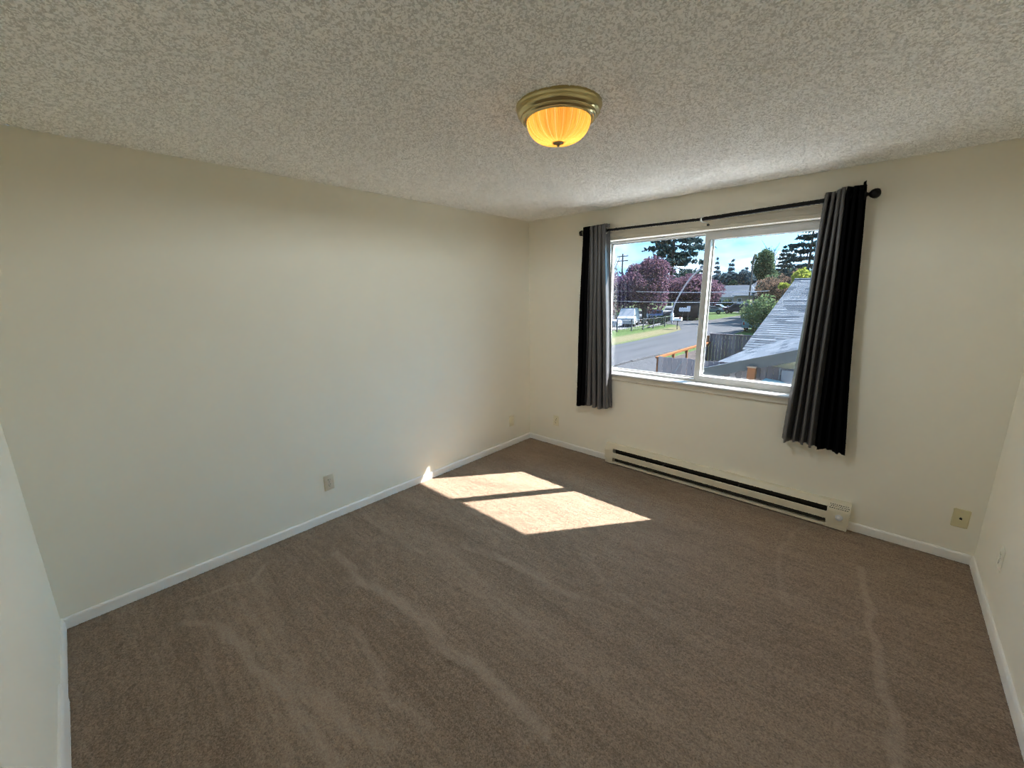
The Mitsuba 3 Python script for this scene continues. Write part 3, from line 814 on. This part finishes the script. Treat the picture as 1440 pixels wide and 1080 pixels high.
obj('post', cbox(-14.05, -13.95, 42.0, 42.1, ZG, ZG + 0.95, 0.01), 'pole_wood', mb)
obj('box', trimesh.convex.convex_hull(np.array([[x, y, ZG + z] for x in (-14.35, -13.55) for y, z in ((41.85, .95), (42.25, .95), (41.85, 1.2), (42.25, 1.2), (41.95, 1.3), (42.15, 1.3))])), 'sign_back', mb)
obj('flag', box(-13.75, -13.6, 41.82, 41.84, ZG + 1.15, ZG + 1.4), 'lamp_red', mb)
for x, y, w_, h_, lab in ((-18.0, 54.4, 1.0, 0.55, 'wider white sign on a thin post before the black trailer'), (-17.3, 54.6, 0.5, 0.75, 'narrower white sign right beside the wider sign')):
    s = thing('street_sign', lab, 'sign')
    obj('post', cyl((x, y, ZG), (x, y, ZG + 1.6), 0.04, 8), 'iron', s)
    obj('panel', cbox(x - w_ / 2, x + w_ / 2, y - 0.04, y - 0.015, ZG + 1.35, ZG + 1.35 + h_, 0.006), 'sign_back', s)
# thin iron fence along the left lawn
fp_ = [(-18.6, 33.0), (-17.8, 35.5), (-17.1, 37.4), (-16.7, 39.3), (-16.5, 41.5), (-16.4, 44.5), (-16.4, 47.5)]
ir = thing('iron_fence', 'thin dark iron fence between the dry verge and the parked cars', 'fence')
for a, b in zip(fp_[:-1], fp_[1:]):
    obj('post', cbox(a[0] - 0.05, a[0] + 0.05, a[1] - 0.05, a[1] + 0.05, ZG, ZG + 1.3, 0.01), 'iron', ir)
    obj('rail', tube([(a[0], a[1], ZG + 1.15), (b[0], b[1], ZG + 1.15)], 0.025, 6), 'iron', ir)
    obj('rail', tube([(a[0], a[1], ZG + 0.25), (b[0], b[1], ZG + 0.25)], 0.025, 6), 'iron', ir)
    n = int(math.dist(a, b) / 0.3)
    obj('pickets', [cyl((a[0] + (b[0] - a[0]) * i / n, a[1] + (b[1] - a[1]) * i / n, ZG + 0.1), (a[0] + (b[0] - a[0]) * i / n, a[1] + (b[1] - a[1]) * i / n, ZG + 1.2), 0.015, 5) for i in range(1, n)], 'iron', ir, kind='stuff')
tag(obj('log_border', tube([(-17.3, 42.2, ZG + 0.1), (-17.9, 46, ZG + 0.1), (-18.4, 49, ZG + 0.1)], 0.14, 8), 'concrete'), 'pale log edging behind the iron fence', 'border')
tag(obj('parking_slab', prism([(-27, 36), (-19.0, 36), (-19.3, 47), (-20.5, 50.2), (-30, 53), (-30, 50)], ZG, ZG + 0.015, 'z'), 'concrete'), kind='structure')


def utility_pole(label, base, top, arm=True, r=0.16):
    t = thing('utility_pole', label, 'pole')
    obj('shaft', tube([base, top], [r, r * 0.8], 10), 'pole_wood', t)
    if arm:
        for dz in (0.5, 1.4):
            obj('crossarm', box(top[0] - 1.2, top[0] + 1.2, top[1] - 0.07, top[1] + 0.07, top[2] - dz - 0.08, top[2] - dz + 0.08), 'pole_wood', t)
        for dx in (-1.1, -0.5, 0.5, 1.1):
            obj('insulator', cyl((top[0] + dx, top[1], top[2] - 0.42), (top[0] + dx, top[1], top[2] - 0.2), 0.06, 6), 'sign_back', t)
    return t


utility_pole('utility pole rising above the red trees at the left', (-38.2, 75, ZG), (-38.2, 75, 9.3))
utility_pole('tall bare utility pole in front of the white house', (-18.3, 91.3, ZG), (-18.2, 91.3, 8.3), False)


def wire(label, a, b, sag, r=0.035):
    a, b = np.array(a), np.array(b)
    t = np.linspace(0, 1, 24)[:, None]
    tag(obj('overhead_wire', tube(a + (b - a) * t - np.array([0, 0, 1]) * 4 * sag * t * (1 - t), r, 5), 'wire_metal'), label, 'wire')


wire('overhead wire crossing the middle of the red trees', (-34, 44, 2.9), (-6, 44, 1.6), 0.5, 0.028)
wire('lower overhead wire crossing the red trees under the middle one', (-34, 44, 1.35), (-6, 44, 0.55), 0.4, 0.028)
wire('short upper wire before the crown of the plum tree', (-38.2, 75, 8.6), (-16, 46, 4.4), 0.4, 0.03)
wire('wire running left from the pole above the red trees', (-38.2, 75, 8.2), (-60, 72, 8.3), 0.3, 0.045)

# ---------------------------------------------------------------- houses across the road
mat('roof_pale', (0.09, 0.105, 0.125), 0.95, specular=0.0)
mat('roof_dark', (0.035, 0.037, 0.045), 0.95, specular=0.0)
mat('wall_white', (0.62, 0.64, 0.64), 0.9, specular=0.0)
mat('wall_tan', (0.34, 0.30, 0.24), 0.9, specular=0.0)
mat('window_dark', oc(0.10, 0.13, 0.16), 0.2)


def house(label, x0, x1, y0, y1, zw, zr, over, wall, roof, wins=(), doors=(), hip=0.0):
    t = thing('house', label, 'house')
    obj('wall', box(x0, x1, y0, y1, ZG, zw), wall, t)
    ym = (y0 + y1) / 2
    o = over
    pts = [(x0 - o, y0 - o, zw), (x1 + o, y0 - o, zw), (x1 + o, y1 + o, zw), (x0 - o, y1 + o, zw), (x0 - o + hip, ym, zr), (x1 + o - hip, ym, zr),
           (x0 - o, y0 - o, zw - 0.2), (x1 + o, y0 - o, zw - 0.2), (x1 + o, y1 + o, zw - 0.2), (x0 - o, y1 + o, zw - 0.2)]
    obj('roof', trimesh.convex.convex_hull(np.array(pts)), roof, t)
    obj('gutter', box(x0 - o, x1 + o, y0 - o - 0.12, y0 - o, zw - 0.18, zw - 0.02), 'wall_white', t)
    for a, b, c, d in wins:
        f = obj('window', box(a - 0.1, b + 0.1, y0 - 0.08, y0, c - 0.1, d + 0.1), 'wall_white', t)
        obj('pane', box(a, b, y0 - 0.1, y0 - 0.06, c, d), 'window_dark', f)
    for a, b, c, m_ in doors:
        obj('door', box(a, b, y0 - 0.1, y0, ZG, c), m_, t)
    return t


house('long white house with pale hipped roof behind the lawn', -31.5, -22.0, 112, 122, 0.2, 3.0, 0.7, 'wall_white', 'roof_pale', [(-30.6, -29.2, -1.6, -0.5), (-27.6, -26.8, -1.6, -0.4)], [(-26.3, -25.2, -0.3, 'roof_dark'), (-24.6, -23.2, -0.3, 'wall_tan')], 2.5)
house('low house with a pale roof and tan wall right of the white house', -24.8, -21.6, 106, 112, 0.6, 2.0, 0.6, 'wall_tan', 'roof_pale', [(-23.9, -23.2, -1.2, -0.2)], [], 0.5)
house('dark roofed house rising behind the white house', -44, -29, 135, 146, 1.2, 3.4, 0.8, 'wall_tan', 'roof_dark', [(-38, -36.5, -0.5, 0.7)], [], 2.0)
house('small house with a pale roof seen beyond the dark hedge', -25.5, -20.5, 122, 130, 2.2, 4.2, 0.5, 'wall_white', 'roof_pale', [(-24, -23, 0.6, 1.6)], [], 1.8)
cpt = thing('carport', 'flat dark carport roof with pale edge left of the shingle roof', 'carport')
obj('roof', prism([(-10.6, 1.45), (-6.9, 1.75), (-6.6, 1.1), (-6.75, 1.05), (-7.0, 1.55), (-10.6, 1.25)], 58, 66, 'y'), 'roof_dark', cpt)
obj('fascia', prism([(-10.6, 1.5), (-6.9, 1.83), (-6.45, 1.05), (-6.55, 1.0), (-7.0, 1.68), (-10.6, 1.36)], 57.9, 58.0, 'y'), 'wall_white', cpt)
obj('back_wall', box(-10.8, -6.6, 65.5, 66, ZG, 1.4), 'roof_dark', cpt)
for x in (-10.4, -7.0):
    obj('post', cbox(x, x + 0.15, 58.1, 58.25, ZG, 1.4, 0.02), 'pole_wood', cpt)

# ---------------------------------------------------------------- trees and shrubs
leafmat('plum_leaf', (0.105, 0.062, 0.088), (0.16, 0.095, 0.13), 0.7)
leafmat('plum_leaf_violet', (0.09, 0.06, 0.11), (0.15, 0.10, 0.17), 0.7)
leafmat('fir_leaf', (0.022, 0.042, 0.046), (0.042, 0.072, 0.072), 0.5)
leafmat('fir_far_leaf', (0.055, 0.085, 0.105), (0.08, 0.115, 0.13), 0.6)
leafmat('green_leaf', (0.05, 0.085, 0.05), (0.095, 0.13, 0.07), 0.7)
leafmat('yellow_leaf', (0.20, 0.24, 0.04), (0.34, 0.36, 0.08), 0.7)
leafmat('brown_leaf', (0.11, 0.075, 0.06), (0.17, 0.12, 0.09))
leafmat('hedge_leaf', (0.015, 0.03, 0.022), (0.03, 0.055, 0.035), 0.5)
leafmat('bush_leaf', (0.06, 0.11, 0.05), (0.16, 0.20, 0.10))


def leaves(c, size, rg, aspect=1.6):
    """many small leaf clusters: bent quads at the points c"""
    n = len(c)
    d = rg.normal(size=(n, 3)); d /= np.linalg.norm(d, axis=1, keepdims=True)
    e = np.cross(d, rg.normal(size=(n, 3))); e /= np.linalg.norm(e, axis=1, keepdims=True)
    s = size * rg.uniform(0.6, 1.4, (n, 1))
    w_ = np.cross(d, e)
    v = np.stack([c - d * s * aspect / 2, c + e * s / 2 + w_ * s * 0.15, c + d * s * aspect / 2, c - e * s / 2 + w_ * s * 0.15], 1).reshape(-1, 3)
    q = np.arange(n)[:, None] * 4
    return trimesh.Trimesh(v, np.vstack([q + [0, 1, 2], q + [0, 2, 3]]), process=False)


def branch_set(base, top, spread, n, rg, r0):
    out = [tube([base, (np.array(base) + top) / 2 + rg.normal(size=3) * 0.1, top], [r0, r0 * 0.75, r0 * 0.4], 7)]
    base, top = np.array(base, float), np.array(top, float)
    for i in range(n):
        t = rg.uniform(0.35, 0.95)
        p = base + (top - base) * t
        a = rg.uniform(0, 2 * PI)
        q = p + np.array([math.cos(a) * spread, math.sin(a) * spread, spread * rg.uniform(0.6, 1.3)]) * rg.uniform(0.6, 1.1)
        out.append(tube([p, (p + q) / 2 + rg.normal(size=3) * 0.1 * spread, q], [r0 * 0.4, r0 * 0.25, r0 * 0.1], 5))
    return out


def broad_tree(label, x, y, top, rx, rz, n, size, leaf, seed, cat='tree', name='broadleaf_tree', zc=None, trunk=0.18, blobs=9, group=None, ry=None, nb=10):
    rg = np.random.default_rng(seed)
    zc = top - rz if zc is None else zc
    t = thing(name, label, cat, group)
    ry = ry or rx
    cs = []
    for b in range(blobs):
        o = rg.normal(size=3); o /= np.linalg.norm(o); o *= rg.uniform(0.25, 0.72)
        br = rg.uniform(0.38, 0.6)
        k = n // blobs
        p = rg.normal(size=(k, 3)); p /= np.linalg.norm(p, axis=1, keepdims=True)
        p *= rg.uniform(0.3, 1.0, (k, 1)) ** 0.4 * br
        cs.append(o + p)
    c = np.vstack(cs) * [rx, ry, rz] + [x, y, zc]
    c = c[c[:, 2] > ZG + 0.1]
    obj('foliage', leaves(c, size, rg), leaf, t)
    if trunk:
        obj('trunk', branch_set((x, y, ZG), (x, y, zc + rz * 0.3), rx * 0.5, nb, rg, trunk), 'bark', t)
    return t


def conifer(label, x, y, z0, z1, r, tiers, seed, leaf='fir_leaf', group=None, sparse=1.0, size=0.35, name='conifer', trunk=0.22):
    rg = np.random.default_rng(seed)
    t = thing(name, label, 'tree', group)
    pts, br = [], []
    for i in range(tiers):
        f = i / (tiers - 1)
        z = z0 + (z1 - z0) * f
        rr_ = r * (1 - f) ** 0.8 * (0.75 + 0.4 * rg.random()) + 0.06 * r
        nb = max(4, int((9 if sparse >= 1 else 7) * (1 - 0.4 * f)))
        for k in range(nb):
            a = rg.uniform(0, 2 * PI)
            L = rr_ * rg.uniform(0.65, 1.1)
            m = max(4, int(26 * sparse * L / r) + 3)
            s = np.sqrt(rg.uniform(0.03, 1, m))
            sp = L * 0.16 * (1 - s * 0.5)
            p = np.stack([x + math.cos(a) * L * s, y + math.sin(a) * L * s, z - 0.28 * L * s + 0.16 * L * s * s], 1) + rg.normal(size=(m, 3)) * np.stack([sp, sp, sp * 0.35], 1)
            pts.append(p)
            if sparse < 1 or i < tiers * 0.4:
                br.append(tube([(x, y, z), (x + math.cos(a) * L, y + math.sin(a) * L, z - 0.12 * L)], [trunk * 0.2, 0.02], 4))
    obj('foliage', leaves(np.vstack(pts), size, rg, 2.2), leaf, t)
    obj('trunk', [tube([(x, y, ZG), (x, y, z1)], [trunk, 0.03], 7)] + br[:60], 'bark', t)
    return t


broad_tree('big red leaved plum tree with a dark trunk behind the iron fence', -20.5, 47.6, 5.9, 4.1, 3.45, 8000, 0.25, 'plum_leaf', 11, name='plum_tree', trunk=0.32, blobs=14, nb=14)
broad_tree('violet tinted plum tree left of the big plum', -23.6, 46.0, 4.4, 3.2, 2.8, 4800, 0.22, 'plum_leaf_violet', 12, name='plum_tree', blobs=9)
broad_tree('red plum tree right of the big plum behind the curved pole', -19.6, 60.0, 4.9, 4.6, 3.1, 6000, 0.26, 'plum_leaf', 13, name='plum_tree', blobs=11)
broad_tree('red plum tree at the far left edge of the left pane', -28.5, 52.0, 3.9, 3.6, 2.9, 4200, 0.24, 'plum_leaf', 14, name='plum_tree')
broad_tree('tallest reddish plum crown behind the big plum', -25.0, 57.0, 7.0, 3.4, 3.6, 4200, 0.26, 'plum_leaf', 15, name='plum_tree')
broad_tree('slim red tree right of the window mullion', -22.6, 83.0, 4.0, 1.2, 3.0, 1500, 0.28, 'plum_leaf', 16, name='plum_tree', blobs=7)
conifer('huge dark spreading fir above the red trees', -28.0, 75.0, 6.2, 24.0, 6.4, 15, 21, sparse=1.25, size=0.55, trunk=0.45)
broad_tree('blue green tree under the huge fir', -24.0, 70.0, 5.4, 3.0, 2.9, 2400, 0.32, 'fir_leaf', 22, name='evergreen_tree')
conifer('dark fir at the right edge of the window beside the curtain', -5.3, 62.0, 0.5, 14.5, 3.2, 17, 23, sparse=1.3, size=0.34)
conifer('fir with a thin tip behind the brown shrubs', -16.2, 110.0, 1.5, 11.2, 3.0, 13, 24, sparse=1.1, size=0.42)
conifer('small fir left of the right hand dark fir', -8.6, 70.0, 0, 7.4, 2.2, 11, 25, sparse=1.0, size=0.34)
broad_tree('tall hazy green tree behind the utility pole', -18.0, 100.0, 10.9, 2.6, 4.6, 3400, 0.38, 'green_leaf', 26, blobs=11, nb=6)
broad_tree('rounded green tree in front of the hazy tall tree', -13.6, 92.0, 4.6, 3.4, 3.2, 2600, 0.36, 'green_leaf', 27, blobs=10)
broad_tree('broad lower green tree right of the hazy tall tree', -14.6, 104.0, 6.6, 3.2, 4.2, 2000, 0.4, 'green_leaf', 45, blobs=9, nb=5)
broad_tree('hazy green tree between the lower green tree and the right hand firs', -10.6, 112.0, 6.2, 3.4, 4.4, 1800, 0.45, 'green_leaf', 46, blobs=9, nb=5)
broad_tree('green tree left of the utility pole', -26.5, 154.0, 7.0, 4.0, 4.0, 1800, 0.5, 'green_leaf', 28)
broad_tree('reddish brown budding tree above the carport', -7.6, 54.0, 3.4, 2.1, 1.9, 1700, 0.16, 'brown_leaf', 29, nb=22)
broad_tree('brown budding tree beside the yellow tree', -6.2, 56.0, 4.4, 1.5, 2.2, 1300, 0.15, 'brown_leaf', 30, nb=22)
broad_tree('brown shrubby tree behind the carport', -10.6, 68.0, 3.6, 2.2, 2.0, 1300, 0.2, 'brown_leaf', 31, nb=18)
broad_tree('bright yellow green tree behind the shingle roof ridge', -1.55, 32.0, 3.25, 1.05, 1.3, 2200, 0.13, 'yellow_leaf', 32, blobs=12, name='yellow_tree')
broad_tree('low yellow green bush at the left end of the roof ridge', -2.35, 29.0, 2.2, 0.42, 0.28, 400, 0.09, 'yellow_leaf', 33, trunk=0.05, cat='bush', name='bush')
broad_tree('light green flowering bush beside the road', -6.0, 42.6, 1.0, 2.0, 1.75, 3200, 0.16, 'bush_leaf', 34, cat='bush', name='bush', blobs=14, trunk=0.08)
broad_tree('lower green bush left of the flowering bush', -7.6, 50.0, 0.2, 1.8, 1.4, 1600, 0.18, 'bush_leaf', 35, cat='bush', name='bush', trunk=0.08)
broad_tree('dark hedge in front of the carport', -11.6, 74.0, 2.2, 2.6, 2.2, 2200, 0.26, 'hedge_leaf', 36, cat='hedge', name='hedge', trunk=0.1)
broad_tree('dark hedge right of the carport', -7.2, 70.0, 1.6, 2.2, 2.4, 2000, 0.26, 'hedge_leaf', 37, cat='hedge', name='hedge', trunk=0.1)
broad_tree('round dark shrub on the slope above the white house', -37.2, 150.0, 5.0, 2.4, 2.2, 900, 0.5, 'hedge_leaf', 38, cat='bush', name='bush')
broad_tree('green shrub by the wall of the white house', -27.0, 109.0, -0.4, 1.5, 1.1, 700, 0.3, 'green_leaf', 39, cat='bush', name='bush', trunk=0.06)
broad_tree('dark shrub below the big plum tree', -18.6, 48.2, -1.2, 1.6, 0.7, 700, 0.2, 'hedge_leaf', 40, cat='bush', name='bush', trunk=0.05)
rg = np.random.default_rng(44)
for i in range(13):
    x = -56 + i * 2.6 + rg.uniform(-0.6, 0.6)
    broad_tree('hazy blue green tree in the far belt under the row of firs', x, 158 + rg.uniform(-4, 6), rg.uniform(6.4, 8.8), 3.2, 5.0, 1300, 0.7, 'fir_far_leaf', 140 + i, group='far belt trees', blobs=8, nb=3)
# leafless tree: only branches
rg = np.random.default_rng(41)
bt_ = thing('bare_tree', 'leafless tree with fine twigs above the hazy green tree', 'tree')
tw = []
for i in range(70):
    a, b = rg.uniform(0, 2 * PI), rg.uniform(0.3, 1)
    p = np.array([-18.1, 105.0, 4.5 + 4 * b * rg.random()])
    q = p + np.array([math.cos(a) * 2.0 * b, math.sin(a) * 2.0 * b, 2.6 + 2.2 * rg.random()])
    tw.append(tube([p, (p + q) / 2 + rg.normal(size=3) * 0.25, q], [0.07, 0.045, 0.025], 4))
obj('twigs', tw, 'bark', bt_)
obj('trunk', tube([(-18.1, 105, ZG), (-18.1, 105, 8.5)], [0.25, 0.1], 7), 'bark', bt_)
bt2 = thing('bare_tree', 'leafless tree beside the left utility pole', 'tree')
tw = []
for i in range(50):
    a, b = rg.uniform(0, 2 * PI), rg.uniform(0.3, 1)
    p = np.array([-41.5, 76.0, 2 + 4 * b * rg.random()])
    q = p + np.array([math.cos(a) * 2.2 * b, math.sin(a) * 2.2 * b, 2.6 + 2.0 * rg.random()])
    tw.append(tube([p, (p + q) / 2 + rg.normal(size=3) * 0.25, q], [0.06, 0.04, 0.02], 4))
obj('twigs', tw, 'bark', bt2)
obj('trunk', tube([(-41.5, 76, ZG), (-41.5, 76, 6.5)], [0.22, 0.1], 7), 'bark', bt2)
# the far row of firs
rg = np.random.default_rng(42)
tops = [12.5, 8.5, 14.6, 9.0, 10.2, 11.8, 8.6, 9.2, 12.4, 8.4, 9.6, 10.8, 9.0, 8.0, 10.4, 8.8]
for i, zt in enumerate(tops):
    x = -54.5 + i * 1.65 + rg.uniform(-0.4, 0.4)
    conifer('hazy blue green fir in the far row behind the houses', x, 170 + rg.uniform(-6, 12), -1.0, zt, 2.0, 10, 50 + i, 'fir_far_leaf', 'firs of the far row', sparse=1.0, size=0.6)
for i in range(16):
    x = -120 + i * 5.0 + rg.uniform(-1, 1)
    if -58 < x < -26:
        continue
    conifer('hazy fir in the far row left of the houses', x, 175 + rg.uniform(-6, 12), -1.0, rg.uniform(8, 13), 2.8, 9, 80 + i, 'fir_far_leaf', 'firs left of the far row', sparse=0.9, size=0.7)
for i in range(9):
    x = -24 + i * 5.5 + rg.uniform(-1, 1)
    broad_tree('hazy green tree on the far skyline at the right', x, 165 + rg.uniform(-5, 10), rg.uniform(6.5, 9), 4.0, 4.4, 900, 0.8, 'green_leaf', 110 + i, group='far skyline trees', blobs=7)
